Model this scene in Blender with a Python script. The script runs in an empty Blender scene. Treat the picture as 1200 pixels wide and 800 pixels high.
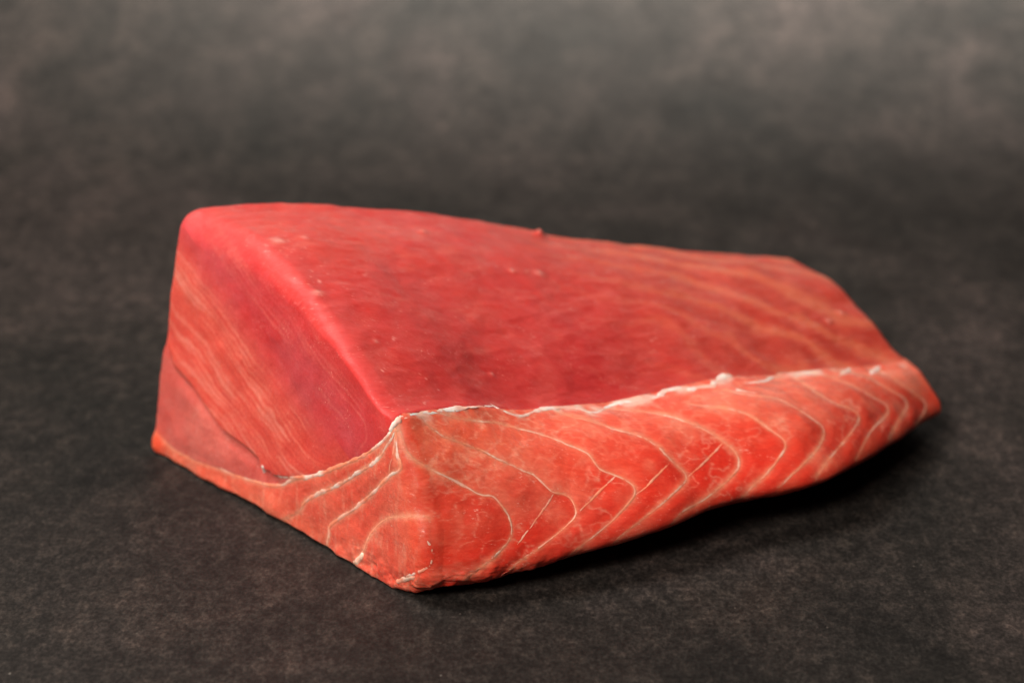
import bpy, math
import numpy as np
from mathutils import Vector
from mathutils.bvhtree import BVHTree
from mathutils.kdtree import KDTree

scene = bpy.context.scene
col = scene.collection
rng = np.random.default_rng(7)

# ------------------------------------------------------------------ camera
PITCH, DIST, LENS = math.radians(21.0), 0.95, 85.0
cam_d = bpy.data.cameras.new('camera')
cam = bpy.data.objects.new('camera', cam_d)
col.objects.link(cam)
CAM = np.array([0.0, -DIST * math.cos(PITCH), DIST * math.sin(PITCH)])
cam.location = CAM
cam.rotation_euler = (math.pi / 2 - PITCH, 0, 0)
cam_d.lens = LENS
cam_d.sensor_width = 36.0
cam_d.clip_start = 0.02
cam_d.clip_end = 50
cam_d.dof.use_dof = True
cam_d.dof.focus_distance = 0.738
cam_d.dof.aperture_fstop = 8.0
scene.camera = cam

# ------------------------------------------------------------------ world, lamps, exposure
w = bpy.data.worlds.new('World')
scene.world = w
w.use_nodes = True
w.node_tree.nodes['Background'].inputs[0].default_value = (0.9, 0.95, 1.0, 1)
w.node_tree.nodes['Background'].inputs[1].default_value = 0.015


def area(name, loc, aim, size, power, color, spread=180):
    ld = bpy.data.lights.new(name, 'AREA')
    ld.shape = 'RECTANGLE'
    ld.size, ld.size_y = size
    ld.energy = power
    ld.color = color
    ld.spread = math.radians(spread)
    o = bpy.data.objects.new(name, ld)
    col.objects.link(o)
    o.location = loc
    o.rotation_euler = (Vector(aim) - Vector(loc)).to_track_quat('-Z', 'Y').to_euler()
    return o


area('key_softbox', (-0.50, -0.02, 0.88), (0.03, -0.08, 0.03), (0.40, 0.40), 11.0, (1.0, 0.94, 0.86))
area('front_softbox', (-0.45, -1.00, 0.78), (0.0, -0.14, 0.03), (0.45, 0.35), 14.5, (1.0, 0.92, 0.82))
area('backdrop_lamp', (0.12, 0.62, 0.72), (0.12, 0.85, 0.20), (0.8, 0.2), 25.0, (1.0, 0.95, 0.86), 110)

vs = scene.view_settings
vs.view_transform = 'Standard'
vs.look = 'None'
vs.exposure = 0.0
vs.gamma = 1.0
scene.cycles.use_denoising = True
scene.cycles.sampling_pattern = 'BLUE_NOISE'

# ------------------------------------------------------------------ helpers
FW = np.array([0, math.cos(PITCH), -math.sin(PITCH)])
RT = np.array([1.0, 0, 0])
UP = np.array([0, math.sin(PITCH), math.cos(PITCH)])
KPX = 36.0 / LENS / 1200.0


def ray(x, y):
    return FW + RT * (x - 600) * KPX + UP * (400 - y) * KPX


def atz(x, y, z):
    d = ray(x, y)
    return CAM + d * (z - CAM[2]) / d[2]


def to_px(p):
    q = p - CAM
    d = q @ FW
    return np.stack([600 + q @ RT / d / KPX, 400 - q @ UP / d / KPX], -1)


P0 = atz(472, 683, 0.004)
E0 = atz(1098, 479, 0.006)
UU = E0 - P0
UU[2] = 0
UU /= np.linalg.norm(UU)
VV = np.array([-UU[1], UU[0], 0])
ZZ = np.array([0, 0, 1.0])
BASE = P0 * np.array([1, 1, 0])


def to_world(u, v, z):
    return BASE + u[..., None] * UU + v[..., None] * VV + z[..., None] * ZZ


def at_v(x, y, vv):
    d = ray(x, y)
    t = (vv - (CAM - BASE) @ VV) / (d @ VV)
    p = CAM + d * t
    return (p - BASE) @ UU, p[2]


def hash3(ix, iy, iz, seed):
    h = (ix * 374761393 + iy * 668265263 + iz * 2147483647 + seed * 974711) & 0xFFFFFFFF
    h = ((h ^ (h >> 13)) * 1274126177) & 0xFFFFFFFF
    h = ((h ^ (h >> 16)) * 2246822519) & 0xFFFFFFFF
    return ((h ^ (h >> 15)) & 0xFFFF) / 32767.5 - 1.0


def noise(p, freq, seed=0):
    q = p * freq + 1000.0
    i = np.floor(q).astype(np.int64)
    f = q - i
    f = f * f * f * (f * (f * 6 - 15) + 10)
    r = 0
    for dx in (0, 1):
        wx = f[..., 0] if dx else 1 - f[..., 0]
        for dy in (0, 1):
            wy = f[..., 1] if dy else 1 - f[..., 1]
            for dz in (0, 1):
                wz = f[..., 2] if dz else 1 - f[..., 2]
                r = r + wx * wy * wz * hash3(i[..., 0] + dx, i[..., 1] + dy, i[..., 2] + dz, seed)
    return r


def fbm(p, freq, octv=3, seed=0, gain=0.5):
    a, s, r = 1.0, 0.0, 0
    for o in range(octv):
        r = r + a * noise(p, freq * 2.03 ** o, seed + 17 * o)
        s += a
        a *= gain
    return r / s


def smooth(a, b, x):
    t = np.clip((x - a) / (b - a), 0, 1)
    return t * t * (3 - 2 * t)


def mix(a, b, t):
    return a + (np.asarray(b) - a) * t[..., None]


def in_poly(pts, poly):
    x, y = pts[..., 0], pts[..., 1]
    res = np.zeros(x.shape, bool)
    n = len(poly)
    for k in range(n):
        x1, y1 = poly[k]
        x2, y2 = poly[(k + 1) % n]
        if y1 == y2:
            continue
        c = ((y1 > y) != (y2 > y)) & (x < (x2 - x1) * (y - y1) / (y2 - y1) + x1)
        res ^= c
    return res


def spline(pts, step):
    """Catmull-Rom through 2-D points, resampled about every `step`."""
    p = np.array(pts, float)
    e = np.vstack([2 * p[0] - p[1], p, 2 * p[-1] - p[-2]])
    out = []
    for k in range(len(p) - 1):
        n = max(2, int(np.hypot(*(p[k + 1] - p[k])) / step))
        t = np.linspace(0, 1, n, endpoint=False)[:, None]
        a, b, c, d = e[k], e[k + 1], e[k + 2], e[k + 3]
        out.append(0.5 * (2 * b + (c - a) * t + (2 * a - 5 * b + 4 * c - d) * t ** 2 + (3 * b - a - 3 * c + d) * t ** 3))
    out.append(p[-1:])
    return np.vstack(out)


def build_mesh(name, verts, faces, mat, parent=None, colors=None, smooth_shade=True, sharp=None):
    """faces: (n,4) array of quads, or a list of index lists."""
    me = bpy.data.meshes.new(name)
    if isinstance(faces, np.ndarray):
        nf, k = faces.shape
        me.vertices.add(len(verts))
        me.vertices.foreach_set('co', np.asarray(verts, np.float32).ravel())
        me.loops.add(nf * k)
        me.loops.foreach_set('vertex_index', faces.astype(np.int32).ravel())
        me.polygons.add(nf)
        me.polygons.foreach_set('loop_start', np.arange(0, nf * k, k, dtype=np.int32))
        me.update(calc_edges=True)
    else:
        me.from_pydata([tuple(v) for v in verts], [], faces)
    me.validate()
    if colors is not None:
        a = me.color_attributes.new('flesh_colour', 'FLOAT_COLOR', 'POINT')
        c = np.ones((len(verts), 4), np.float32)
        c[:, :3] = np.clip(colors, 0, 1)
        a.data.foreach_set('color', c.ravel())
    if smooth_shade:
        me.polygons.foreach_set('use_smooth', np.ones(len(me.polygons), bool))
    if sharp is not None:
        ev_ = np.empty(len(me.edges) * 2, np.int32)
        me.edges.foreach_get('vertices', ev_)
        ev_ = np.sort(ev_.reshape(-1, 2), 1).astype(np.int64)
        sh = np.sort(sharp, 1).astype(np.int64)
        n_ = len(verts)
        hit = np.isin(ev_[:, 0] * n_ + ev_[:, 1], sh[:, 0] * n_ + sh[:, 1])
        at_ = me.attributes.new('sharp_edge', 'BOOLEAN', 'EDGE')
        at_.data.foreach_set('value', hit)
    me.materials.append(mat)
    me.update()
    o = bpy.data.objects.new(name, me)
    col.objects.link(o)
    if parent is not None:
        o.parent = parent
    return o


# ------------------------------------------------------------------ materials
class Nodes:
    def __init__(self, name):
        self.m = bpy.data.materials.new(name)
        self.m.use_nodes = True
        self.t = self.m.node_tree
        self.b = self.t.nodes['Principled BSDF']

    def add(self, kind, **kw):
        n = self.t.nodes.new(kind)
        for k, v in kw.items():
            if k.startswith('in_'):
                n.inputs[k[3:].replace('_', ' ')].default_value = v
            else:
                setattr(n, k, v)
        return n

    def link(self, a, b):
        self.t.links.new(a, b)

    def noise(self, vec, scale, detail=4, rough=0.55, dist=0.0):
        n = self.add('ShaderNodeTexNoise')
        n.inputs['Scale'].default_value = scale
        n.inputs['Detail'].default_value = detail
        n.inputs['Roughness'].default_value = rough
        n.inputs['Distortion'].default_value = dist
        self.link(vec, n.inputs['Vector'])
        return n.outputs['Fac']

    def ramp(self, fac, stops):
        r = self.add('ShaderNodeValToRGB')
        while len(r.color_ramp.elements) < len(stops):
            r.color_ramp.elements.new(0.5)
        for e, (p, c) in zip(r.color_ramp.elements, stops):
            e.position = p
            e.color = c if len(c) == 4 else (*c, 1)
        self.link(fac, r.inputs['Fac'])
        return r.outputs['Color']

    def mixc(self, mode, fac, a, b):
        n = self.add('ShaderNodeMix', data_type='RGBA', blend_type=mode)
        for s, v in ((n.inputs[0], fac), (n.inputs[6], a), (n.inputs[7], b)):
            if hasattr(v, 'is_output'):
                self.link(v, s)
            else:
                s.default_value = v
        return n.outputs[2]

    def math(self, op, a, b=0.0, c=None):
        n = self.add('ShaderNodeMath', operation=op)
        for k, v in enumerate((a, b) if c is None else (a, b, c)):
            if hasattr(v, 'is_output'):
                self.link(v, n.inputs[k])
            else:
                n.inputs[k].default_value = v
        return n.outputs[0]

    def mapping(self, vec, scale=(1, 1, 1), rot=(0, 0, 0)):
        n = self.add('ShaderNodeMapping')
        n.inputs['Scale'].default_value = scale
        n.inputs['Rotation'].default_value = rot
        self.link(vec, n.inputs['Vector'])
        return n.outputs['Vector']


def g4(v):
    return (v, v, v, 1)


def flesh_material(name, sss=0.0018, rough=0.42, bump=0.5, speck=1.0, tint=None, weight=1.0, wet=0.7, spec=0.4):
    M = Nodes(name)
    geo = M.add('ShaderNodeNewGeometry').outputs['Position']
    if tint is None:
        at = M.add('ShaderNodeAttribute', attribute_name='flesh_colour').outputs['Color']
    else:
        at = M.add('ShaderNodeRGB')
        at.outputs[0].default_value = (*tint, 1)
        at = at.outputs[0]
    ang = math.atan2(UU[1], UU[0])
    fib = M.mapping(geo, (0.22, 1, 1), (0, 0, -ang))
    n_f = M.noise(fib, 1000, 4, 0.65)
    n_m = M.noise(geo, 160, 5, 0.6)
    c = M.mixc('MULTIPLY', 1.0, at, M.ramp(n_f, [(0.30, (0.94, 0.82, 0.82)), (0.5, g4(1.0)), (0.70, (1.06, 1.22, 1.22))]))
    c = M.mixc('MULTIPLY', 1.0, c, M.ramp(n_m, [(0.30, (0.97, 0.88, 0.88)), (0.70, (1.03, 1.12, 1.11))]))
    # pale specks of fat and shreds of membrane in the grain
    n_s = M.noise(fib, 1700, 3, 0.6)
    n_p = M.noise(geo, 120, 3, 0.6)
    sp = M.math('MULTIPLY', M.ramp(n_s, [(0.60, g4(0)), (0.70, g4(1))]), M.ramp(n_p, [(0.48, g4(0)), (0.66, g4(0.6 * speck))]))
    c = M.mixc('MIX', sp, c, (0.90, 0.50, 0.40, 1))
    M.link(c, M.b.inputs['Base Color'])
    M.b.inputs['Subsurface Weight'].default_value = weight
    M.b.inputs['Subsurface Radius'].default_value = (1.0, 0.32, 0.22)
    M.b.inputs['Subsurface Scale'].default_value = sss
    M.b.inputs['Subsurface Anisotropy'].default_value = 0.3
    M.b.inputs['IOR'].default_value = 1.38
    M.b.inputs['Specular IOR Level'].default_value = spec
    M.link(M.ramp(n_m, [(0.3, g4(rough - 0.08)), (0.7, g4(rough + 0.14))]), M.b.inputs['Roughness'])
    h = M.math('ADD', M.math('MULTIPLY', M.noise(fib, 800, 4, 0.6), 0.35), M.math('MULTIPLY', M.noise(geo, 2600, 3, 0.6), 0.35))
    bp = M.add('ShaderNodeBump')
    bp.inputs['Strength'].default_value = bump
    bp.inputs['Distance'].default_value = 0.0006
    M.link(h, bp.inputs['Height'])
    M.link(bp.outputs['Normal'], M.b.inputs['Normal'])
    # a broken film of moisture
    M.link(M.ramp(n_p, [(0.42, g4(0.10)), (0.58, g4(wet))]), M.b.inputs['Coat Weight'])
    M.b.inputs['Coat Roughness'].default_value = 0.08
    M.b.inputs['Coat IOR'].default_value = 1.33
    b2 = M.add('ShaderNodeBump')
    b2.inputs['Strength'].default_value = 0.8
    b2.inputs['Distance'].default_value = 0.0007
    M.link(M.noise(fib, 1000, 3, 0.6), b2.inputs['Height'])
    M.link(b2.outputs['Normal'], M.b.inputs['Coat Normal'])
    return M.m


def stone_material():
    M = Nodes('dark_stone')
    geo = M.add('ShaderNodeNewGeometry').outputs['Position']
    geo = M.mapping(geo, (1, 0.62, 1))
    big = M.noise(geo, 9, 5, 0.6, 0.6)
    mid = M.noise(geo, 45, 6, 0.68, 0.4)
    fine = M.noise(geo, 210, 6, 0.72)
    grit = M.noise(geo, 750, 4, 0.7)
    c = M.ramp(big, [(0.30, (0.0105, 0.0100, 0.0090)), (0.50, (0.0235, 0.0195, 0.0175)), (0.68, (0.042, 0.0325, 0.0300))])
    c = M.mixc('MULTIPLY', 1.0, c, M.ramp(mid, [(0.34, g4(0.68)), (0.50, g4(0.95)), (0.66, (1.38, 1.30, 1.27, 1))]))
    c = M.mixc('MULTIPLY', 1.0, c, M.ramp(fine, [(0.42, g4(0.66)), (0.50, g4(0.92)), (0.55, (1.15, 1.13, 1.12, 1)), (0.62, (1.62, 1.54, 1.48, 1))]))
    c = M.mixc('MULTIPLY', 1.0, c, M.ramp(grit, [(0.40, g4(0.62)), (0.50, g4(0.96)), (0.60, g4(1.45))]))
    # rare pale flecks
    vor = M.add('ShaderNodeTexVoronoi')
    vor.inputs['Scale'].default_value = 75
    M.link(geo, vor.inputs['Vector'])
    fl = M.ramp(vor.outputs['Distance'], [(0.018, g4(1)), (0.04, g4(0))])
    pick = M.ramp(M.noise(geo, 40, 1, 0.5), [(0.56, g4(0)), (0.60, g4(1))])
    c = M.mixc('MIX', M.math('MULTIPLY', fl, M.math('MULTIPLY', pick, 0.7)), c, (0.20, 0.18, 0.16, 1))
    v2 = M.add('ShaderNodeTexVoronoi')
    v2.inputs['Scale'].default_value = 190
    M.link(geo, v2.inputs['Vector'])
    pit = M.ramp(v2.outputs['Distance'], [(0.05, g4(1)), (0.13, g4(0))])
    pp_ = M.ramp(M.noise(geo, 90, 2, 0.5), [(0.52, g4(0)), (0.60, g4(0.75))])
    c = M.mixc('MIX', M.math('MULTIPLY', pit, pp_), c, (0.006, 0.005, 0.0045, 1))
    v3 = M.add('ShaderNodeTexVoronoi')
    v3.inputs['Scale'].default_value = 240
    M.link(geo, v3.inputs['Vector'])
    lit = M.ramp(v3.outputs['Distance'], [(0.04, g4(1)), (0.12, g4(0))])
    pl_ = M.ramp(M.noise(geo, 60, 2, 0.5), [(0.55, g4(0)), (0.64, g4(0.6))])
    c = M.mixc('MIX', M.math('MULTIPLY', lit, pl_), c, (0.085, 0.070, 0.060, 1))
    M.link(c, M.b.inputs['Base Color'])
    M.link(M.ramp(mid, [(0.3, g4(0.66)), (0.7, g4(0.52))]), M.b.inputs['Roughness'])
    M.b.inputs['Specular IOR Level'].default_value = 0.14
    bp = M.add('ShaderNodeBump')
    bp.inputs['Strength'].default_value = 0.25
    bp.inputs['Distance'].default_value = 0.0008
    M.link(M.math('ADD', M.math('MULTIPLY', fine, 0.7), M.math('MULTIPLY', grit, 0.4)), bp.inputs['Height'])
    M.link(bp.outputs['Normal'], M.b.inputs['Normal'])
    return M.m


MAT_LEAN = flesh_material('lean_flesh', 0.0020, 0.46, 0.6, 0.9, weight=0.9, wet=0.45, spec=0.25)
MAT_FLAKE = flesh_material('belly_flesh', 0.0010, 0.38, 0.6, 1.2, weight=0.75, wet=1.0, spec=0.30)
MAT_MEMB = flesh_material('membrane', 0.0004, 0.40, 0.4, 0.3, weight=0.25)
MAT_FAT = flesh_material('white_fat', 0.0006, 0.36, 0.5, 0.2, weight=0.4)

# ------------------------------------------------------------------ the surface it lies on: a sheet swept up behind
prof = [(-1.3, 0.0), (-0.6, 0.0), (-0.2, 0.0), (0.12, 0.0)]
YC, RC = 0.20, 0.70
for k in range(0, 33):
    a = math.radians(80) * k / 32
    prof.append((YC + RC * math.sin(a), RC * (1 - math.cos(a))))
a = math.radians(80)
prof.append((prof[-1][0] + 0.9 * math.cos(a), prof[-1][1] + 0.9 * math.sin(a)))
bv, bf = [], []
xs = np.linspace(-1.6, 1.6, 9)
for (y, z) in prof:
    for x in xs:
        bv.append((x, y, z))
nx = len(xs)
for r_ in range(len(prof) - 1):
    for k in range(nx - 1):
        bf.append([r_ * nx + k, r_ * nx + k + 1, (r_ + 1) * nx + k + 1, (r_ + 1) * nx + k])
table = build_mesh('table_surface', bv, bf, stone_material())
table['kind'] = 'structure'
table['label'] = 'dark brown grey mottled stone surface sweeping up behind the fish'

# ------------------------------------------------------------------ the loin: rails
L = 0.227


def rail(pix, vfun):
    us, vs_, zs = [], [], []
    for (x, y) in pix:
        vv = vfun(0.1)
        for _ in range(30):
            u, z = at_v(x, y, vv)
            vv = vfun(u)
        us.append(u), vs_.append(vv), zs.append(z)
    o = np.argsort(us)
    return np.array(us)[o], np.array(vs_)[o], np.array(zs)[o]


def rail_z(pix, zfun):
    us, vs_, zs = [], [], []
    for (x, y) in pix:
        u = 0.1
        for _ in range(30):
            p = atz(x, y, zfun(u))
            u = (p - BASE) @ UU
        us.append(u), vs_.append((p - BASE) @ VV), zs.append(p[2])
    o = np.argsort(us)
    return np.array(us)[o], np.array(vs_)[o], np.array(zs)[o]


def lin(pts):
    a = np.array(pts)
    return lambda u: float(np.interp(u, a[:, 0], a[:, 1]))


def ev(r_, u):
    # smoothed evaluation of a rail at the stations u
    k = np.linspace(-0.010, 0.010, 7)
    vv = np.mean([np.interp(u + d, r_[0], r_[1]) for d in k], 0)
    zz = np.mean([np.interp(u + d, r_[0], r_[2]) for d in k], 0)
    return np.stack([vv, zz], -1)


RA = rail([(198, 245), (262, 236), (350, 236), (430, 240), (500, 245), (560, 256), (630, 270), (720, 284), (800, 291), (870, 298),
           (915, 301), (935, 305)], lin([(0, 0.136), (0.12, 0.118), (0.232, 0.082)]))
RB = rail([(458, 486), (500, 482), (550, 474), (600, 484), (660, 477), (720, 473), (780, 458), (850, 441), (900, 440), (960, 434),
           (1010, 430), (1062, 424)], lin([(0, 0.004), (0.05, 0.010), (0.12, 0.012), (0.232, 0.012)]))
RM = rail_z([(468, 683), (500, 685), (535, 680), (560, 675), (600, 663), (650, 651), (700, 638), (760, 619), (800, 606), (840, 590), (880, 579),
             (915, 573), (950, 568), (975, 558), (1000, 545), (1030, 526), (1050, 515), (1080, 494), (1098, 480)],
            lin([(-0.01, 0.005), (0.03, 0.011), (0.08, 0.016), (0.15, 0.017), (0.20, 0.012), (0.232, 0.007)]))
# ends of the rails reach the ends of the loin
NS = 360
RU, RT_ = 0.006, 0.004
ust = np.linspace(RU, L - RT_, NS)
A_ = ev(RA, ust)
B_ = ev(RB, ust)
M_ = ev(RM, ust)
s01 = ust / L
Q_ = np.stack([0.146 - 0.050 * s01 ** 1.5, np.zeros(NS)], -1)
N_ = np.stack([M_[:, 0] + 0.014 + 0.022 * smooth(0, 0.3, s01), np.full(NS, 0.0004)], -1)


def lerp(a, b, t):
    return a + (b - a) * t


def unit(a):
    return a / np.linalg.norm(a, axis=-1, keepdims=True)


AB = unit(B_ - A_)
QA = unit(A_ - Q_)
BM = unit(M_ - B_)
nBM = np.stack([BM[:, 1], -BM[:, 0]], -1)
nBM *= np.sign(-nBM[:, :1])
off = np.array
cps, cnt = [], []


def cp(p, n):
    cps.append(p)
    cnt.append(n)


cp(Q_ + off([-0.008, 0.0004]), 8)
cp(Q_ + off([-0.0012, 0.0012]), 10)
cp(Q_ + off([0.0, 0.007]), 40)
cp(lerp(Q_, A_, 0.5) + off([0.002, 0]), 40)
cp(A_ - QA * 0.008, 12)
jA = len(cps)
cp(A_ - QA * 0.0012 + AB * 0.0012, 14)
cp(A_ + AB * 0.009 + off([0, 0.0008]), 44)
LAB = np.linalg.norm(B_ - A_, axis=-1, keepdims=True)
for f in (0.33, 0.55, 0.78):
    cp(lerp(A_, B_, f) + off([0, 1.0]) * LAB * (0.060 + 0.030 * (1 - smooth(0, 0.5, s01)))[:, None] * (1 - (2 * f - 1) ** 2), 50 if f < 0.7 else 40)
cp(B_ - AB * 0.005 + off([0, 0.0002]), 14)
jBc = len(cps)
cp(B_, 10)
cp(B_ + BM * 0.004 + nBM * 0.0012, 60)
LBM = np.linalg.norm(M_ - B_, axis=-1, keepdims=True)
bul = (0.085 + 0.035 * smooth(0.05, 0.4, s01))[:, None]
cp(lerp(B_, M_, 0.38) + nBM * LBM * bul, 60)
cp(lerp(B_, M_, 0.75) + nBM * LBM * bul * 0.85, 50)
jMc = len(cps)
cp(M_, 26)
cp(lerp(M_, N_, 0.45) + off([-0.001, -0.0016]), 20)
jNc = len(cps)
cp(N_, 60)
cp(lerp(N_, Q_, 0.34) + off([0, 0.0004]), 70)
cp(lerp(N_, Q_, 0.68) + off([0, 0.0004]), 60)
C = np.stack(cps, 1)                       # stations x control points x 2
nC = len(cps)
spans = []
for k in range(nC):
    p0, p1, p2, p3 = (C[:, (k + d) % nC] for d in (-1, 0, 1, 2))
    d1 = np.sqrt(np.linalg.norm(p1 - p0, axis=-1))[:, None]
    d2 = np.sqrt(np.linalg.norm(p2 - p1, axis=-1))[:, None]
    d3 = np.sqrt(np.linalg.norm(p3 - p2, axis=-1))[:, None]
    t0, t1 = 0, d1
    t2 = t1 + d2
    t3 = t2 + d3
    for q in range(cnt[k]):
        t = t1 + d2 * (q / cnt[k])
        a1 = (t1 - t) / (t1 - t0) * p0 + (t - t0) / (t1 - t0) * p1
        a2 = (t2 - t) / (t2 - t1) * p1 + (t - t1) / (t2 - t1) * p2
        a3 = (t3 - t) / (t3 - t2) * p2 + (t - t2) / (t3 - t2) * p3
        b1 = (t2 - t) / (t2 - t0) * a1 + (t - t0) / (t2 - t0) * a2
        b2 = (t3 - t) / (t3 - t1) * a2 + (t - t1) / (t3 - t1) * a3
        spans.append((t2 - t) / (t2 - t1) * b1 + (t - t1) / (t2 - t1) * b2)
S = np.stack(spans, 1)                     # stations x K x 2  (v, z)
K = S.shape[1]
cum = np.concatenate([[0], np.cumsum(cnt)])
JB, JM, JN = cum[jBc], cum[jMc], cum[jNc]


def loop_normal(s):
    d = np.roll(s, -1, 0) - np.roll(s, 1, 0)
    d = unit(d)
    n = np.stack([d[:, 1], -d[:, 0]], -1)
    c = s.mean(0)
    if np.sum(n * (s - c)) < 0:
        n = -n
    return n


jj = np.arange(K)
rows, rowu = [], []
NCAP, NRO = 150, 14
ccen = np.array([0.078, 0.034])
r_in = 0.0035 + 0.0055 * np.exp(-((jj - 0.5 * (JB + JM)) / (0.42 * (JM - JB))) ** 2)
tA = np.clip((JB - jj) / float(JB - cum[jA]), 0, 1.1)
r_top = 0.0030 + 0.0085 * smooth(0.05, 1.0, tA)
r_in = np.where((jj < JB) & (jj > cum[jA]), r_top, r_in)
r_in = np.where((jj > JN) | (jj < cum[2]), 0.0018, r_in)
for _ in range(30):
    r_in = (np.roll(r_in, 1) + r_in + np.roll(r_in, -1)) / 3
RUJ = RU + 0.55 * np.clip(r_in - 0.006, 0, 1)
n0 = loop_normal(S[0])
dirc = ccen - S[0]
dirc = dirc / np.linalg.norm(dirc, axis=-1, keepdims=True)
inner = S[0] + dirc * r_in[:, None]
for k in range(NCAP):
    f = 0.004 + (1 - 0.004) * k / NCAP
    rows.append(ccen + f * (inner - ccen))
    rowu.append(np.zeros(K))
for k in range(NRO):
    ph = math.pi / 2 * (1 - k / NRO)
    rows.append(S[0] + dirc * (r_in * (1 - math.cos(ph)))[:, None])
    rowu.append(RUJ * (1 - math.sin(ph)))
I0 = len(rows)
for k in range(NS):
    rows.append(S[k])
    rowu.append(RUJ + (ust[k] - RU) * (L - RT_ - RUJ) / (L - RT_ - RU))
tc = np.array([0.045, 0.014])
dirt = tc - S[-1]
dirt = dirt / np.linalg.norm(dirt, axis=-1, keepdims=True)
for k in range(1, 9):
    ph = math.pi / 2 * k / 8
    rows.append(S[-1] + dirt * RT_ * (1 - math.cos(ph)))
    rowu.append(np.full(K, L - RT_ + RT_ * math.sin(ph)))
tin = S[-1] + dirt * RT_
for f in (0.93, 0.85, 0.7, 0.5, 0.3, 0.1, 0.01):
    rows.append(tc + f * (tin - tc))
    rowu.append(np.full(K, L))
G = np.stack(rows)
U = np.stack(rowu)
NR = len(G)
V, Z = G[..., 0], G[..., 1]
Z = np.maximum(Z, 0.0003)
# the cut is not quite square to the loin
U = U - 0.010 * (V / 0.146) * np.clip(1 - Z / 0.09, 0, 1) * np.clip(1 - U / L, 0, 1) ** 2
U = U + 0.006 * smooth(0.5, 1.0, U / L) * smooth(0.015, 0.075, V)
PW = to_world(U, V, Z)                     # rows x K x 3
ii = np.arange(NR)[:, None] * np.ones((1, K), int)
jg = np.ones((NR, 1), int) * jj[None]


def grid_normals(P):
    di = np.gradient(P, axis=0)
    dj = np.roll(P, -1, 1) - np.roll(P, 1, 1)
    n = np.cross(di, dj)
    n /= np.linalg.norm(n, axis=-1, keepdims=True) + 1e-12
    c = P.mean((0, 1))
    if np.sum(n[I0 + 50] * (P[I0 + 50] - P[I0 + 50].mean(0))) < 0:
        n = -n
    return n


NRM = grid_normals(PW)
PX = to_px(PW)
# unfold the underside below the silhouette so that the flakes run on round it
CH = PX.copy()
jsil = JM + 4
for i in range(I0 - NRO, NR):
    seg = PW[i, jsil:JN + 60]
    ad = np.concatenate([[0], np.cumsum(np.linalg.norm(np.diff(seg, axis=0), axis=-1))])
    CH[i, jsil:JN + 60] = PX[i, jsil] + (ad * 2900)[:, None] * np.array([-0.45, 0.89])

# ------------------------------------------------------------------ traced seams between the flakes
SEAM_END = {
    'core': [(463, 497), (453, 512), (442, 522), (430, 531), (418, 537), (395, 547), (371, 556), (349, 560), (320, 556), (305, 548), (302, 538), (284, 522),
             (263, 507), (254, 495), (242, 477), (227, 455), (215, 443), (203, 430), (197, 412), (188, 392)],
    'flap': [(349, 560), (340, 563), (329, 568), (312, 567), (290, 561), (270, 554), (254, 547), (230, 538), (207, 526), (192, 514), (178, 500)],
    'slab_a': [(463, 505), (458, 514), (452, 523), (445, 535), (435, 544), (418, 555), (398, 567), (374, 578), (361, 585), (356, 590), (352, 598), (341, 605),
               (320, 612)],
    'slab_b': [(464, 497), (464, 515), (466, 535), (469, 549), (459, 556), (449, 565), (435, 579), (415, 596), (388, 614), (385, 625), (383, 637), (381, 650)],
    'lobe': [(417, 658), (424, 648), (430, 634), (439, 619), (451, 609), (464, 605), (484, 604), (503, 606)],
}
SEAM_BELLY = [
    [(466, 496), (469, 512), (475, 528), (484, 538), (497, 545), (511, 553), (529, 561), (548, 571), (566, 581), (577, 580), (588, 593), (596, 605), (600, 617), (597, 632), (582, 649), (566, 662), (543, 678)],
    [(490, 485), (504, 500), (525, 513), (548, 521), (566, 528), (584, 538), (604, 546), (616, 553), (624, 554), (634, 564), (648, 577), (662, 578), (669, 583), (676, 601), (667, 613), (644, 632),
     (620, 649), (596, 666)],
    [(512, 482), (532, 489), (556, 493), (585, 495), (600, 500), (621, 505), (641, 511), (654, 516), (665, 521), (678, 526), (690, 532), (699, 546), (708, 552), (722, 557), (741, 567),
     (745, 576), (741, 584), (714, 613), (678, 641), (664, 652)],
    [(652, 484), (666, 487), (690, 493), (720, 503), (750, 511), (771, 523), (780, 533), (792, 544), (805, 556), (804, 563), (780, 586), (738, 619), (716, 636)],
    [(708, 478), (726, 480), (756, 483), (786, 488), (816, 499), (831, 506), (847, 517), (861, 528), (867, 541), (858, 557), (828, 583), (799, 600), (785, 614)],
    [(806, 474), (828, 476), (852, 478), (872, 484), (887, 492), (905, 505), (918, 514), (922, 523), (916, 532), (900, 553), (880, 571), (870, 584)],
    [(846, 456), (860, 459), (882, 463), (909, 466), (932, 477), (954, 492), (966, 501), (965, 512), (958, 526), (945, 540), (930, 554), (912, 572)],
    [(903, 441), (920, 440), (932, 443), (957, 460), (979, 473), (1000, 481), (1008, 490), (1000, 503), (986, 521), (970, 539), (956, 560)],
    [(948, 437), (968, 441), (995, 451), (1022, 465), (1039, 474), (1042, 482), (1033, 492), (1018, 508), (1004, 540)],
    [(984, 436), (1000, 438), (1017, 443), (1040, 455), (1060, 467), (1064, 475), (1057, 486), (1040, 515)],
    [(1020, 431), (1036, 437), (1052, 447), (1074, 463), (1086, 473), (1082, 484), (1072, 498)],
]


def soften(line, win=13):
    p = spline(line, 1.0)
    e = np.vstack([np.repeat(p[:1], win, 0), p, np.repeat(p[-1:], win, 0)])
    k = np.hanning(2 * win + 1)
    k /= k.sum()
    q_ = np.stack([np.convolve(e[:, d], k, 'valid') for d in (0, 1)], -1)
    idx_ = np.linspace(0, len(q_) - 1, max(8, len(q_) // 7)).astype(int)
    return [tuple(t) for t in q_[idx_]]


SEAM_BELLY = [soften(ln) for ln in SEAM_BELLY]


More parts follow.
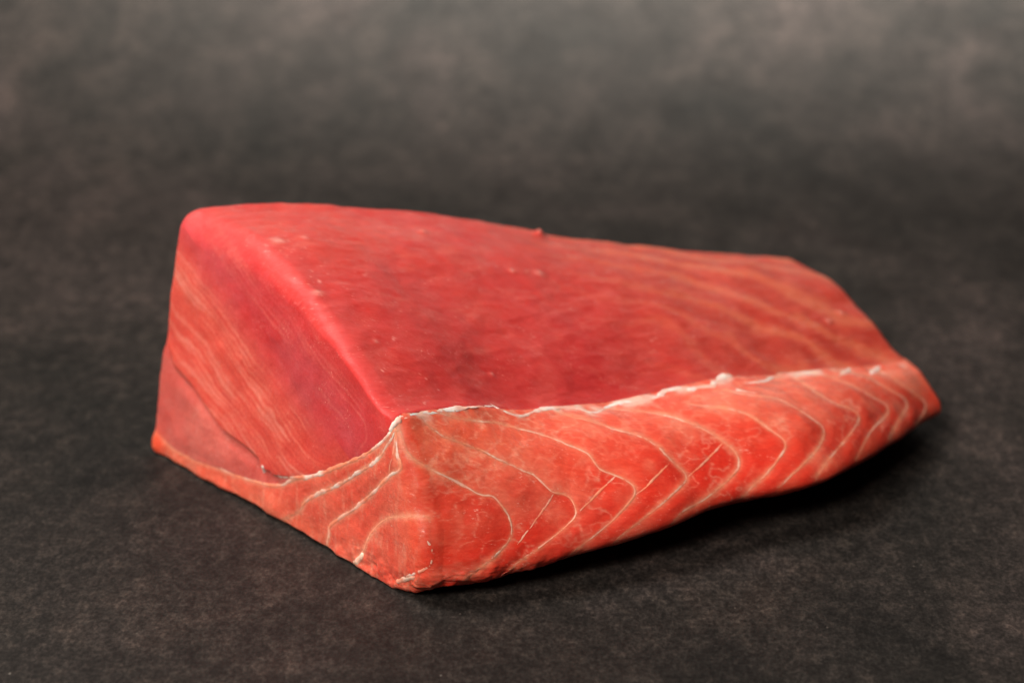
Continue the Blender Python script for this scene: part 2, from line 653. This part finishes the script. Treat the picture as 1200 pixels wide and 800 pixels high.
def side_poly(line, up=(-14, -70)):
    p = [tuple(q) for q in line]
    a, b = np.array(p[-2], float), np.array(p[-1], float)
    d = (b - a) / np.hypot(*(b - a))
    end = tuple(b + d * 260)
    return [(p[0][0] + up[0], p[0][1] + up[1])] + p + [end, (end[0], 3000), (3000, 3000), (3000, p[0][1] + up[1])]


ch = CH.reshape(-1, 2)
iif, jjf = ii.ravel(), jg.ravel()
cap = iif < I0
belly = (~cap) & (jjf >= JB) & (jjf <= JN + 40) & (iif < I0 + NS + 9)
# cap rows that belong to the round of the belly corner count as both
core_poly = SEAM_END['core'] + [(120, 392), (120, 100), (700, 100), (700, 470), (470, 484)]
flap_poly = SEAM_END['core'][7:] + [(140, 392), (140, 505)] + SEAM_END['flap'][::-1]
lobe_poly = SEAM_END['lobe'] + [(502, 622), (504, 636), (507, 646), (505, 660), (492, 672), (482, 690), (440, 720), (400, 690)]
label = np.zeros(len(ch), int)
act = cap | belly
idx = np.where(act)[0]
cp_ = ch[idx]
lab = np.full(len(idx), 2)
lab[in_poly(cp_, side_poly(SEAM_END['slab_a'], (-2, -20)))] = 3
lab[in_poly(cp_, side_poly(SEAM_END['slab_b'], (-1, -12)))] = 4
lab[in_poly(cp_, lobe_poly)] = 5
for k, ln in enumerate(SEAM_BELLY):
    m = in_poly(cp_, side_poly(ln, (-4, -14)))
    lab[m & (lab != 5)] = 6 + k
lab[in_poly(cp_, flap_poly)] = 1
lab[in_poly(cp_, core_poly) & cap[idx]] = 0
# the top of the round-over near the ridge is lean
lab[cap[idx] & (jjf[idx] < JB - 2) & (jjf[idx] > cum[3]) & in_poly(cp_, [(100, 100), (700, 100), (700, 478), (466, 490), (455, 500), (190, 392), (100, 392)])] = 0
label[idx] = lab
label = label.reshape(NR, K)
NLAB = 6 + len(SEAM_BELLY)


def merge_islands(lab):
    seen = np.zeros(lab.shape, bool)
    comps = {}
    for i0, j0 in np.argwhere(lab > 0).tolist():
        if seen[i0, j0]:
            continue
        k = lab[i0, j0]
        stack, cells, edge_ = [(i0, j0)], [], []
        seen[i0, j0] = True
        while stack:
            a, b = stack.pop()
            cells.append((a, b))
            for c, d in ((a + 1, b), (a - 1, b), (a, (b + 1) % K), (a, (b - 1) % K)):
                if 0 <= c < NR:
                    if lab[c, d] == k:
                        if not seen[c, d]:
                            seen[c, d] = True
                            stack.append((c, d))
                    else:
                        edge_.append(lab[c, d])
        comps.setdefault(k, []).append((len(cells), cells, edge_))
    for k, cs in comps.items():
        cs.sort(key=lambda q: -q[0])
        for _, cells, edge_ in cs[1:]:
            nl = np.bincount(edge_).argmax() if edge_ else 0
            for a, b in cells:
                lab[a, b] = nl
    return lab


label = merge_islands(label)

# ------------------------------------------------------------------ raycast helper on the smooth body
st_i, st_j = 3, 3
sub = PW[::st_i, ::st_j]
a_, b_ = sub.shape[:2]
base_i = np.arange(a_ * b_).reshape(a_, b_)
qf = np.stack([base_i[:-1], np.roll(base_i, -1, 1)[:-1], np.roll(base_i, -1, 1)[1:], base_i[1:]], -1).reshape(-1, 4)
BVH = BVHTree.FromPolygons([tuple(p) for p in sub.reshape(-1, 3)], [tuple(q) for q in qf.tolist()])


def on_surface(x, y):
    d = ray(x, y)
    h = BVH.ray_cast(Vector(CAM), Vector(d).normalized())
    if h[0] is None:
        return None
    n = np.array(h[1])
    if n @ d > 0:
        n = -n
    return np.array(h[0]), n


def trace(line, step=1.2):
    pts, nn = [], []
    for (x, y) in spline(line, step):
        h = on_surface(x, y)
        if h is not None:
            if pts and np.linalg.norm(h[0] - pts[-1]) > 0.012:
                break
            pts.append(h[0])
            nn.append(h[1])
    return np.array(pts), np.array(nn)


seams = {}
for k, ln in SEAM_END.items():
    seams[k] = trace(ln)
for k, ln in enumerate(SEAM_BELLY):
    seams['b%d' % k] = trace(ln)
allp = np.vstack([p for p, _ in seams.values()])
kd = KDTree(len(allp))
for k, p in enumerate(allp):
    kd.insert(p, k)
kd.balance()
kc = KDTree(len(seams['core'][0]))
nleft = 0
for k, p in enumerate(seams['core'][0]):
    if to_px(p)[0] < 318:
        kc.insert(p, k)
kc.balance()
DC = np.full((NR, K), 0.05)
capl = (ii < I0) & (PX[..., 0] < 360)
DC[capl] = [kc.find(p)[2] for p in PW[capl].tolist()]
need = (label > 0) | ((ii < I0))
DS = np.full((NR, K), 0.05)
pw = PW[need]
DS[need] = [kd.find(p)[2] for p in pw.tolist()]

# ------------------------------------------------------------------ relief
capm = ii < I0
capw = smooth(0, NRO + 4, I0 + 2 - ii)
topm = (jg >= cum[jA - 1]) & (jg < JB)
D = np.zeros((NR, K))
lrand = rng.uniform(-1, 1, NLAB)
lrand[0] = 0
# flakes swell slightly between the seams
isf = label > 0
D += np.where(isf, 0.00025 * smooth(0.0, 0.006, DS) + 0.00010 * lrand[label], 0)
D += 0.0012 * fbm(PW, 45, 3, 3) + 0.00009 * fbm(PW, 210, 3, 5)
flu = to_world(U * 0.30, V, Z) - BASE
D += np.where(topm, 0.00025 * fbm(flu, 420, 3, 9) * (1 - capw), 0)
D += np.where(isf, 0.00010 * fbm(PW, 620, 3, 11), 0)
# the core of the cut stands a little proud of the flap below it
D += np.where(capm & (label == 0), 0.0008 * np.exp(-(DC / 0.012) ** 2) * smooth(0.0, 0.0012, DC) * capw * smooth(194, 224, PX[..., 0]), 0)
D += np.where(capm & (label == 1), -0.0009 * np.exp(-(DC / 0.004) ** 2) * capw * smooth(194, 224, PX[..., 0]), 0)
# torn bottom lip of the cut
lip = np.exp(-((PX[..., 1] - (525 + (PX[..., 0] - 178) * 0.541)) / 16) ** 2) * ((ii < I0) & (ii > I0 - NRO - 30))
D += lip * (0.0005 + 0.0010 * smooth(370, 440, PX[..., 0])) * fbm(PW, 200, 3, 21, 0.5)


D += np.exp(-((jg - JM) / 22.0) ** 2) * smooth(0.06, 0.02, U) * (ii > I0 - NRO) * (0.0010 * fbm(PW, 330, 3, 23, 0.6) + 0.0004)


def bump_at(x, y, r, h):
    hit = on_surface(x, y)
    if hit is None:
        return 0
    d2 = np.sum((PW - hit[0]) ** 2, -1)
    return h * np.exp(-d2 / r ** 2)


SPOTS = [(495, 273, .0016, .0010), (631, 276, .0018, .0022), (632, 321, .0022, .0008), (600, 318, .0015, .0005), (325, 283, .003, .0005), (357, 281, .0018, .0005),
         (372, 344, .002, .0006), (500, 249, .002, .0012), (440, 400, .001, .0004), (577, 438, .0009, .0006), (985, 368, .0018, .0009), (970, 378, .0016, .0006)]
SPOTW = np.zeros((NR, K))
for (x, y, r, h) in SPOTS:
    g = bump_at(x, y, r, 1.0)
    D += g * h
    SPOTW = np.maximum(SPOTW, g)
nub = bump_at(185, 520, 0.0042, 1.0)
D += nub * 0.0013
D = np.clip(D, -0.003, 0.004)
PD = PW + NRM * D[..., None]
PD[..., 2] = np.maximum(PD[..., 2], 0.0002 + 0.0003 * (noise(PW, 300, 4) + 1))

# ------------------------------------------------------------------ colour of the flesh, plus glints painted in near the cut edge
CL = np.zeros((NR, K, 3))
n1_ = fbm(PW, 28, 4, 31)
n2_ = fbm(PW, 90, 4, 37)
lean = np.array([0.54, 0.046, 0.043])
CL[:] = lean
CL = mix(CL, [0.48, 0.032, 0.034], smooth(0.0, 0.5, n1_) * 0.7)
CL = mix(CL, [0.60, 0.062, 0.048], smooth(0.05, 0.55, -n1_) * 0.6)
# the flesh turns oranger towards the tail, in bands that follow the muscle layers
ut = smooth(0.08, 0.21, U)
CL = mix(CL, [0.60, 0.095, 0.055], ut * 0.75 * (label == 0))
rr = np.sqrt(((U - 0.055) / 1.0) ** 2 + (np.clip(V, 0, 1) / 0.62) ** 2)
ph = rr * 1000 / 19.0 + 1.0 * n1_ + 0.25 * n2_
band = 0.5 + 0.5 * np.sin(ph * 2 * math.pi)
bw = smooth(0.09, 0.19, U) * (~capm) * (label == 0)
CL = mix(CL, [0.70, 0.17, 0.09], smooth(0.45, 1.0, band) * bw * 0.50)
CL = mix(CL, [0.50, 0.050, 0.035], smooth(0.50, 1.0, 1 - band) * bw * 0.75)
# pale smears and threads on the top
wq = to_world(U + 0.004 * n1_, V + 0.004 * n2_, Z)
thr = np.clip(1 - np.abs(fbm(to_world(U * 0.5, V * 1.0, Z), 95, 4, 111)) * 14, 0, 1) * smooth(-0.1, 0.4, fbm(PW, 35, 2, 113))
CL = mix(CL, [0.74, 0.22, 0.16], thr * 0.12 * (~capm) * (label == 0))
knf = np.clip(1 - np.abs(noise(to_world(U * 0.08, V + 0.15 * U, Z * 0), 330, 115)) * 8, 0, 1) * smooth(0.1, 0.5, fbm(PW, 22, 2, 117))
CL = mix(CL, [0.44, 0.026, 0.028], knf * 0.10 * (~capm) * (label == 0))
str1 = fbm(to_world(U * 0.35, V, Z), 260, 4, 41)
CL = mix(CL, [0.74, 0.26, 0.20], smooth(0.22, 0.6, str1) * 0.12 * (~capm))
CL = mix(CL, [0.66, 0.12, 0.10], smooth(0.10, 0.5, n2_) * 0.25)
edge = np.exp(-((U - 0.004) / 0.010) ** 2) * topm * (label == 0)
CL = mix(CL, [0.56, 0.075, 0.070], edge * 0.5)
glint = smooth(0.45, 0.72, fbm(PW, 700, 2, 99)) * smooth(0.05, 0.4, fbm(PW, 130, 3, 98)) * topm * np.exp(-((U - 0.008) / 0.028) ** 2) * (label == 0)  # white wet sparkle on the top near the cut, painted as colour
CL = mix(CL, [0.93, 0.60, 0.52], glint * 0.5)
CL = mix(CL, [0.86, 0.55, 0.46], np.clip(SPOTW ** 2, 0, 1) * 0.30)
# rings of muscle on the cut core
pa, pb = np.array([236.0, 300.0]), np.array([388.0, 508.0])
q = PX - pa
dl = pb - pa
tt = np.clip((q @ dl) / (dl @ dl), -0.4, 1)
dv = q - tt[..., None] * dl
dcap = np.hypot(dv[..., 0], dv[..., 1])
sgn = np.sign(dl[0] * dv[..., 1] - dl[1] * dv[..., 0])         # + : left-lower side
warp = 7.0 * fbm(PW, 42, 3, 51) + 2.0 * fbm(PW, 260, 3, 53)
rl = (dcap + warp) * (1 + 0.10 * fbm(PW, 25, 2, 59))
along = (q @ dl) / np.hypot(*dl) + 0.6 * np.arctan2(dv[..., 1], dv[..., 0]) * np.clip(tt - 0.9, 0, 0.1) * 300
lp = np.stack([rl / 4.2, along / 85.0 + 3, rl * 0 + 0.5], -1)
amp = smooth(-0.55, 0.45, noise(np.stack([rl / 9.0, along / 45.0, rl * 0], -1), 1.0, 97))
ridge_ = np.abs(((rl / 5.4 + 0.35 * noise(lp * np.array([0.25, 1, 1]), 1.0, 96)) % 1.0) - 0.5) * 2
soft_ = 0.5 + 0.5 * noise(np.stack([rl / 6.5, along / 70.0, rl * 0 + 7], -1), 1.0, 94)
lines = np.clip(0.34 * ridge_ + 0.22 * noise(lp * 1.4, 1.0, 93) + 0.66 * soft_, 0, 1) * (0.70 + 0.30 * amp)
core = capm & (label == 0)
side = smooth(-12, 38, sgn * dcap)
lw = smooth(0.38, 0.95, lines)
CLb = CL.copy()
CL[core] = np.array([0.60, 0.050, 0.055])
CLc = mix(CL, [0.61, 0.078, 0.088], smooth(-0.25, 0.45, n1_ + 0.5 * n2_) * np.exp(-(dcap / 42) ** 2))
CLc = mix(CLc, [0.72, 0.100, 0.070], side * 0.9)
CLc = mix(CLc, [0.87, 0.31, 0.235], lw * smooth(4, 28, dcap) * (0.22 + 0.30 * side + 0.20 * smooth(0.9, 1.0, tt)))
CLc = mix(CLc, [0.58, 0.040, 0.036], smooth(0.6, 1.0, 1 - lines) * 0.45 * (0.3 + 0.7 * side))
CLc = mix(CLc, [0.66, 0.055, 0.052], smooth(30, 70, dcap) * (1 - side) * 0.8)
CLt = CL.copy()
CL = CLb + (np.where(core[..., None], CLc, CL) - CLb) * np.where(core, capw, 0)[..., None]
CL = np.where(core[..., None], CL, CLt)
# belly flakes
fl0 = np.array([0.80, 0.086, 0.046])
CF = np.zeros_like(CL)
CF[:] = fl0
CF = mix(CF, [0.76, 0.046, 0.026], smooth(-0.05, 0.5, n1_) * 0.7)
CF = mix(CF, [0.82, 0.165, 0.105], smooth(-0.05, 0.5, -n1_) * 0.7)
upper = smooth(-0.15, 1.0, (JM - 40 - jg) / 110.0)
CF = mix(CF, [0.84, 0.16, 0.10], upper * 0.5 * (~capm))
CF = mix(CF, [0.74, 0.055, 0.026], smooth(JM - 70, JM + 10, jg + 25 * n2_) * 0.55 * (~capm))
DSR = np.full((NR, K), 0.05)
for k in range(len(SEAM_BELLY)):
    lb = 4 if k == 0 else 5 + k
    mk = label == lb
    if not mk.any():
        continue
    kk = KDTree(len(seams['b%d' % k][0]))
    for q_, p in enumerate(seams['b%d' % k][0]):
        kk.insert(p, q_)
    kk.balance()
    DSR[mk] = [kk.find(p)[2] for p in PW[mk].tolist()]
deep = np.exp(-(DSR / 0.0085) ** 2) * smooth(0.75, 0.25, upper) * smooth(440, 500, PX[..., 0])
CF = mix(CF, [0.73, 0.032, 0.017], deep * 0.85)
vein = 1 - np.abs(fbm(PW * np.array([1, 1, 1.6]), 150, 3, 61)) * 9
CF = mix(CF, [0.86, 0.42, 0.30], np.clip(vein, 0, 1) ** 2 * 0.45 * smooth(-0.1, 0.4, fbm(PW, 70, 2, 63)))
cw = np.exp(-(((PX[..., 0] - 520) / 75) ** 2 + ((PX[..., 1] - 512) / 42) ** 2))
wz = PW + 0.006 * np.stack([fbm(PW, 80, 2, 81), fbm(PW, 80, 2, 82), fbm(PW, 80, 2, 83)], -1)
wisp = np.clip(1 - np.abs(fbm(wz * np.array([1, 1, 1.5]), 130, 4, 85)) * 7, 0, 1) ** 1.5
CF = mix(CF, [0.95, 0.42, 0.29], wisp * np.clip(0.30 * upper + 0.65 * cw, 0, 0.8))
CF = mix(CF, [0.92, 0.18, 0.095], cw * 0.5)
CF = mix(CF, [0.86, 0.28, 0.18], smooth(0.15, 0.6, n2_) * 0.35)
CF = mix(CF, [0.91, 0.28, 0.17], (0.66 * np.exp(-(DS / (0.0005 + 0.0007 * smooth(-0.4, 0.5, n1_ + n2_))) ** 2) + 0.14 * np.exp(-(DS / 0.0030) ** 2)))
rp, _ = trace([(462, 489), (480, 486), (500, 483), (530, 479), (550, 475), (575, 474), (586, 480), (600, 486), (612, 488), (640, 479), (676, 479), (692, 484), (716, 476), (748, 471),
               (776, 463), (798, 455), (815, 455), (840, 447), (858, 442), (884, 448), (905, 443), (950, 437), (1000, 433), (1050, 428)])
kr = KDTree(len(rp))
for k, p in enumerate(rp):
    kr.insert(p, k)
kr.balance()
DR = np.full((NR, K), 0.05)
nr = (label > 0) & (PX[..., 1] < 545)
DR[nr] = [kr.find(p)[2] for p in PW[nr].tolist()]
nw = fbm(PW, 140, 4, 91)
CF = mix(CF, [0.92, 0.62, 0.52], np.clip(np.exp(-(DR / (0.0016 + 0.0016 * smooth(-0.3, 0.5, nw))) ** 2) * smooth(-0.15, 0.35, nw), 0, 0.75))
lob = fbm(PW, 40, 3, 67)
CFe = mix(np.broadcast_to(np.array([0.76, 0.108, 0.068]), CL.shape), [0.80, 0.165, 0.105], smooth(0, .5, lob) * 0.7)
grow = smooth(460, 505, PX[..., 0] + 10 * n2_)
CFe = mix(CFe, [0.84, 0.115, 0.058], grow * 0.8)
fz = fbm(to_world(U, V, Z * 0.22), 620, 3, 71)
CFe = mix(CFe, [0.80, 0.27, 0.18], smooth(0.05, 0.6, fz) * 0.5)
CFe = mix(CFe, [0.88, 0.36, 0.23], np.exp(-(DS / 0.0011) ** 2) * 0.7)
wE = np.where(capm, smooth(518, 478, PX[..., 0] + 9 * n2_ + 6 * lob), 0) * (label > 0)
CF = CF + (CFe - CF) * wE[..., None]
m1 = label == 1
CF = np.where(m1[..., None], mix(np.broadcast_to(np.array([0.62, 0.115, 0.095]), CL.shape), [0.68, 0.16, 0.13], smooth(-.2, .5, n1_)), CF)
bot = smooth(-30, 6, PX[..., 1] - (525 + (PX[..., 0] - 178) * 0.541))
m2 = (label == 2) | (label == 3)
CF = np.where(m2[..., None], mix(CF, [0.70, 0.155, 0.085], bot * 0.5), CF)
CL = np.where((label > 0)[..., None], CF, CL)
CL = mix(CL, [0.80, 0.10, 0.045], np.clip(nub * 1.3, 0, 1))

# ------------------------------------------------------------------ build the loin
loin = bpy.data.objects.new('tuna_loin', None)
loin.empty_display_size = 0.05
col.objects.link(loin)
loin['label'] = 'thick raw red tuna loin with white-veined belly flakes on dark stone'
loin['category'] = 'fish'

THK = 0.0065
grid_i = np.arange(NR * K).reshape(NR, K)
F = np.stack([grid_i[:-1], np.roll(grid_i, -1, 1)[:-1], np.roll(grid_i, -1, 1)[1:], grid_i[1:]], -1)   # (NR-1,K,4)
# orientation check: outward
f0 = F[I0 + 100, JB - 100]
pp = PD.reshape(-1, 3)
nf = np.cross(pp[f0[1]] - pp[f0[0]], pp[f0[3]] - pp[f0[0]])
if nf @ NRM[I0 + 100, JB - 100] < 0:
    F = F[..., ::-1]
flab = label[:-1]                       # label of a face: of its first corner

inset = np.where(label > 0, THK - 0.0007, 0.0)
PB = PD - NRM * inset[..., None]
vb = PB.reshape(-1, 3)
me_v = np.vstack([vb, PB[0].mean(0)[None], PB[-1].mean(0)[None]])
fl = F.reshape(-1, 4)
# close both poles with thin quads onto the centre (degenerate fourth corner avoided by a fan of quads over two steps)
nV = NR * K
p0 = [[nV, int(grid_i[0, (k + 2) % K]), int(grid_i[0, k + 1]), int(grid_i[0, k])] for k in range(0, K - 1, 2)]
p1 = [[nV + 1, int(grid_i[-1, k]), int(grid_i[-1, k + 1]), int(grid_i[-1, (k + 2) % K])] for k in range(0, K - 1, 2)]
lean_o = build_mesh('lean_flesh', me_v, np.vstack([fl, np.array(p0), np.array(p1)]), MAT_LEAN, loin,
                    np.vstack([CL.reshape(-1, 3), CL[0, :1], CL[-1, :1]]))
lean_o['label'] = 'deep red lean block with ringed cut face'

nrm_f = NRM.reshape(-1, 3)
pd_f = PD.reshape(-1, 3)
cl_f = CL.reshape(-1, 3)
flf = flab.ravel()
for k in range(1, NLAB):
    fs = fl[flf == k]
    if len(fs) < 40:
        continue
    used, inv = np.unique(fs, return_inverse=True)
    fs2 = inv.reshape(-1, 4)
    n = len(used)
    top = pd_f[used].copy()
    # boundary edges: used by one face only
    e = np.concatenate([fs2[:, [0, 1]], fs2[:, [1, 2]], fs2[:, [2, 3]], fs2[:, [3, 0]]])
    key = np.sort(e, 1)
    key = key[:, 0].astype(np.int64) * n + key[:, 1]
    uq, first, c = np.unique(key, return_index=True, return_counts=True)
    be = e[first[c == 1]]
    # direction into the flake at its rim
    cen = top[fs2].mean(1)
    acc = np.zeros((n, 3))
    cn = np.zeros(n)
    for q in range(4):
        np.add.at(acc, fs2[:, q], cen)
        np.add.at(cn, fs2[:, q], 1)
    inw = acc / cn[:, None] - top
    inw -= nrm_f[used] * np.sum(inw * nrm_f[used], -1, keepdims=True)
    ln_ = np.linalg.norm(inw, axis=-1, keepdims=True)
    inw = inw / np.maximum(ln_, 1e-9)
    rim = np.zeros(n)
    rim[be.ravel()] = 1
    # smooth the staircase of the rim
    nb_s = np.zeros((n, 3))
    nb_c = np.zeros(n)
    for a0, b0 in ((0, 1), (1, 0)):
        np.add.at(nb_s, be[:, a0], top[be[:, b0]])
        np.add.at(nb_c, be[:, a0], 1)
    for _ in range(2):
        m = nb_c > 0
        sm = top.copy()
        sm[m] = 0.4 * top[m] + 0.6 * nb_s[m] / nb_c[m][:, None]
        top = sm
        nb_s[:] = 0
        for a0, b0 in ((0, 1), (1, 0)):
            np.add.at(nb_s, be[:, a0], top[be[:, b0]])
    top += -inw * (rim * 0.00025)[:, None] - nrm_f[used] * (rim * 0.00004)[:, None]
    bot_v = top - nrm_f[used] * THK + inw * (rim * 0.0007)[:, None]
    bot_v[:, 2] = np.maximum(bot_v[:, 2], 0.0004)
    wall = np.stack([be[:, 1], be[:, 0], be[:, 0] + n, be[:, 1] + n], -1)
    faces = np.vstack([fs2, fs2[:, ::-1] + n, wall])
    o = build_mesh('muscle_flake', np.vstack([top, bot_v]), faces, MAT_FLAKE, loin, np.vstack([cl_f[used], cl_f[used]]),
                   sharp=np.vstack([be, be + n]))

# ------------------------------------------------------------------ pale membranes along the seams
sub2 = PD[:, :]
bvh_hi = BVHTree.FromPolygons([tuple(p) for p in PD[::2, ::2].reshape(-1, 3)],
                              [tuple(q) for q in (lambda g: np.stack([g[:-1], np.roll(g, -1, 1)[:-1], np.roll(g, -1, 1)[1:], g[1:]], -1).reshape(-1, 4).tolist())(
                                  np.arange(PD[::2, ::2].shape[0] * PD[::2, ::2].shape[1]).reshape(PD[::2, ::2].shape[:2]))])


def ribbon(name, line, width, height, mat, c0, c1, seed, wob=1.0, lift=0.0, sink=0.5, ends=True, parent=loin, white=1.0, rough=0.30):
    """A thin swollen strand lying on the flesh along a traced line; width(t) in metres."""
    px = spline(line, 1.0)
    px = px + np.stack([fbm(np.stack([px[:, 0], px[:, 1], px[:, 0] * 0 + seed], -1), 0.12, 3, seed),
                        fbm(np.stack([px[:, 0], px[:, 1], px[:, 0] * 0 + seed], -1), 0.12, 3, seed + 5)], -1) * wob
    pts, nn = [], []
    for (x, y) in px:
        d = ray(x, y)
        h = bvh_hi.ray_cast(Vector(CAM), Vector(d).normalized())
        if h[0] is None:
            continue
        n = np.array(h[1])
        if n @ d > 0:
            n = -n
        p = np.array(h[0])
        if pts and np.linalg.norm(p - pts[-1]) > 0.008:
            break
        pts.append(p)
        nn.append(n)
    if len(pts) < 6:
        return None
    pts, nn = np.array(pts), np.array(nn)
    for _ in range(3 if rough < 0.5 else 14):
        nn[1:-1] = (nn[:-2] + nn[1:-1] * 2 + nn[2:]) / 4
        pts[1:-1] = (pts[:-2] + pts[1:-1] * 2 + pts[2:]) / 4
    nn = unit(nn)
    n = len(pts)
    t = np.linspace(0, 1, n)
    tg = unit(np.gradient(pts, axis=0))
    bi = unit(np.cross(tg, nn))
    nz = fbm(np.stack([pts[:, 0], pts[:, 1], pts[:, 2] + seed], -1), 330, 3, seed + 9)
    wd = np.array([width(x) for x in t]) * np.clip(1 + 0.9 * nz, 0.35, 2.0)
    if ends:
        wd = wd * np.sqrt(np.clip(np.minimum(t, 1 - t) * 12, 0.02, 1))
    R = 10
    vv = []
    for k in range(R):
        a = 2 * math.pi * k / R
        lx = math.cos(a)
        lz = math.sin(a)
        prof_n = 1 + rough * fbm(pts + math.cos(a) * 0.0012, 420, 3, seed)
        vv.append(pts + bi * (wd * lx * prof_n)[:, None] + nn * ((lz * height - sink * height + lift) * wd * prof_n)[:, None])
    vv = np.stack(vv, 1)
    g = np.arange(n * R).reshape(n, R)
    f = np.stack([g[:-1], np.roll(g, -1, 1)[:-1], np.roll(g, -1, 1)[1:], g[1:]], -1).reshape(-1, 4)
    endc = [np.array([[g[0, a], g[0, b], g[0, 9 - b], g[0, 9 - a]] for a, b in ((0, 1), (1, 2), (2, 3), (3, 4))])[:, ::-1],
            np.array([[g[-1, a], g[-1, b], g[-1, 9 - b], g[-1, 9 - a]] for a, b in ((0, 1), (1, 2), (2, 3), (3, 4))])]
    f = np.vstack([f] + endc)
    tone = smooth(-0.35, 0.45, fbm(pts + seed, 190, 3, seed + 3)) * white
    cc = np.array(c0)[None] * (1 - tone[:, None]) + np.array(c1)[None] * tone[:, None]
    return build_mesh(name, vv.reshape(-1, 3), f, mat, parent, np.repeat(cc, R, 0))


PALE, WHITE = (0.91, 0.27, 0.155), (0.95, 0.66, 0.57)


def wprof(a, b, c):
    return lambda t: np.interp(t, [0, 0.45, 0.55, 1], [a, b, b, c])


ribbon('membrane', SEAM_END['core'][:9], wprof(0.00045, 0.0008, 0.0006), 0.3, MAT_MEMB, PALE, WHITE, 3)
ribbon('membrane', SEAM_END['flap'][:7], wprof(0.0007, 0.0004, 0.0003), 0.24, MAT_MEMB, PALE, WHITE, 5, white=0.6)
ribbon('membrane', SEAM_END['slab_a'][:-2], wprof(0.0005, 0.00065, 0.00065), 0.26, MAT_MEMB, PALE, WHITE, 7)
ribbon('membrane', SEAM_END['slab_b'], wprof(0.0004, 0.0006, 0.0006), 0.26, MAT_MEMB, PALE, WHITE, 9, white=0.8)
ribbon('membrane', SEAM_END['lobe'][:6], wprof(0.0004, 0.00035, 0.00015), 0.3, MAT_MEMB, PALE, WHITE, 11, white=0.2)
ribbon('membrane', [(500, 632), (504, 640), (506, 648), (505, 660), (497, 667), (482, 673), (467, 680)], wprof(0.0004, 0.0004, 0.0008), 0.26, MAT_MEMB, PALE, WHITE, 13)
for k, ln in enumerate(SEAM_BELLY):
    ribbon('membrane', ln, wprof(0.00028 if k < 3 else 0.00042, 0.00030, 0.00018), 0.22, MAT_MEMB, PALE, WHITE, 20 + k, white=0.5)
# branches where a flake splits
for k, ln in enumerate([
        [(649, 578), (640, 592), (630, 606), (619, 621), (606, 638)],
        [(721, 558), (706, 572), (690, 588), (676, 602)],
        [(784, 543), (770, 557), (757, 570), (745, 579)],
        [(847, 519), (836, 531), (822, 545), (806, 558)],
        [(463, 507), (462, 520), (460, 532), (457, 545), (456, 558)],
]):
    ribbon('membrane', ln, wprof(0.0003, 0.00032, 0.0002), 0.25, MAT_MEMB, PALE, WHITE, 50 + k, white=0.4)

# ------------------------------------------------------------------ white fat left along the ridge
FATC0, FATC1 = (0.88, 0.46, 0.37), (0.93, 0.78, 0.73)
for k, (ln, wmax, hh) in enumerate([
        ([(464, 495), (470, 492), (479, 490)], 0.0009, 0.5),
        ([(462, 489), (480, 486), (500, 483), (514, 484)], 0.0006, 0.5),
        ([(511, 482), (530, 479), (548, 476), (564, 476), (578, 475)], 0.0008, 0.5),
        ([(574, 473), (586, 479), (599, 485), (612, 487), (626, 482), (640, 478), (658, 477), (676, 478), (692, 483), (706, 481)], 0.0010, 0.75),
        ([(700, 482), (716, 475), (732, 471), (748, 470), (764, 467), (776, 462)], 0.0012, 0.8),
        ([(770, 465), (780, 458), (790, 454), (799, 454)], 0.0015, 0.9),
        ([(805, 457), (815, 454), (828, 453), (838, 449)], 0.0013, 0.8),
        ([(834, 450), (842, 444), (850, 440), (859, 441)], 0.0017, 0.9),
        ([(870, 448), (884, 448), (898, 446), (905, 441)], 0.0014, 0.7),
        ([(862, 456), (874, 459), (886, 460)], 0.0010, 0.6),
        ([(910, 438), (930, 437), (950, 436)], 0.0007, 0.6),
        ([(984, 440), (990, 436), (997, 432)], 0.0012, 0.7),
        ([(1020, 438), (1025, 433), (1031, 429)], 0.0012, 0.7),
]):
    ribbon('fat_strip', ln, (lambda m: (lambda t: m * 1.05 * (0.55 + 0.45 * math.sin(math.pi * (0.15 + 0.7 * t)))))(wmax), 0.45 * hh, MAT_FAT, FATC0, FATC1, 80 + 3 * k, wob=1.0, sink=0.7, rough=0.5)
for k, (ln, wm) in enumerate([([(405, 661), (413, 660), (421, 655), (426, 648)], 0.0010), ([(464, 681), (474, 679), (486, 675)], 0.0009)]):
    ribbon('fat_strip', ln, (lambda m: (lambda t: m))(wm), 0.5, MAT_FAT, (0.88, 0.36, 0.25), (0.90, 0.62, 0.50), 170 + k, wob=0.4, sink=0.4, rough=0.7)
ribbon('fat_strip', [(456, 505), (460, 499), (464, 494), (470, 490)], lambda t: 0.0011, 0.5, MAT_FAT, FATC0, FATC1, 190, wob=0.3, sink=0.25, rough=0.4)
# crumbs of fat where the core lifts away from the flap
for k, ln in enumerate([[(307, 545), (309, 550), (311, 553)], [(321, 555), (325, 557), (330, 558)]]):
    ribbon('fat_strip', ln, lambda t: 0.0009, 0.35, MAT_FAT, (0.85, 0.5, 0.42), (0.9, 0.75, 0.7), 140 + k, wob=0.4, sink=0.3)

for o in loin.children:
    if o.name.startswith('fat_strip'):
        o['label'] = 'shred of white fat left along the ridge or edge'
    elif o.name.startswith('membrane'):
        o['label'] = 'thin pale membrane line between belly flakes'
    elif o.name.startswith('muscle_flake'):
        o['label'] = 'orange-red belly muscle flake'
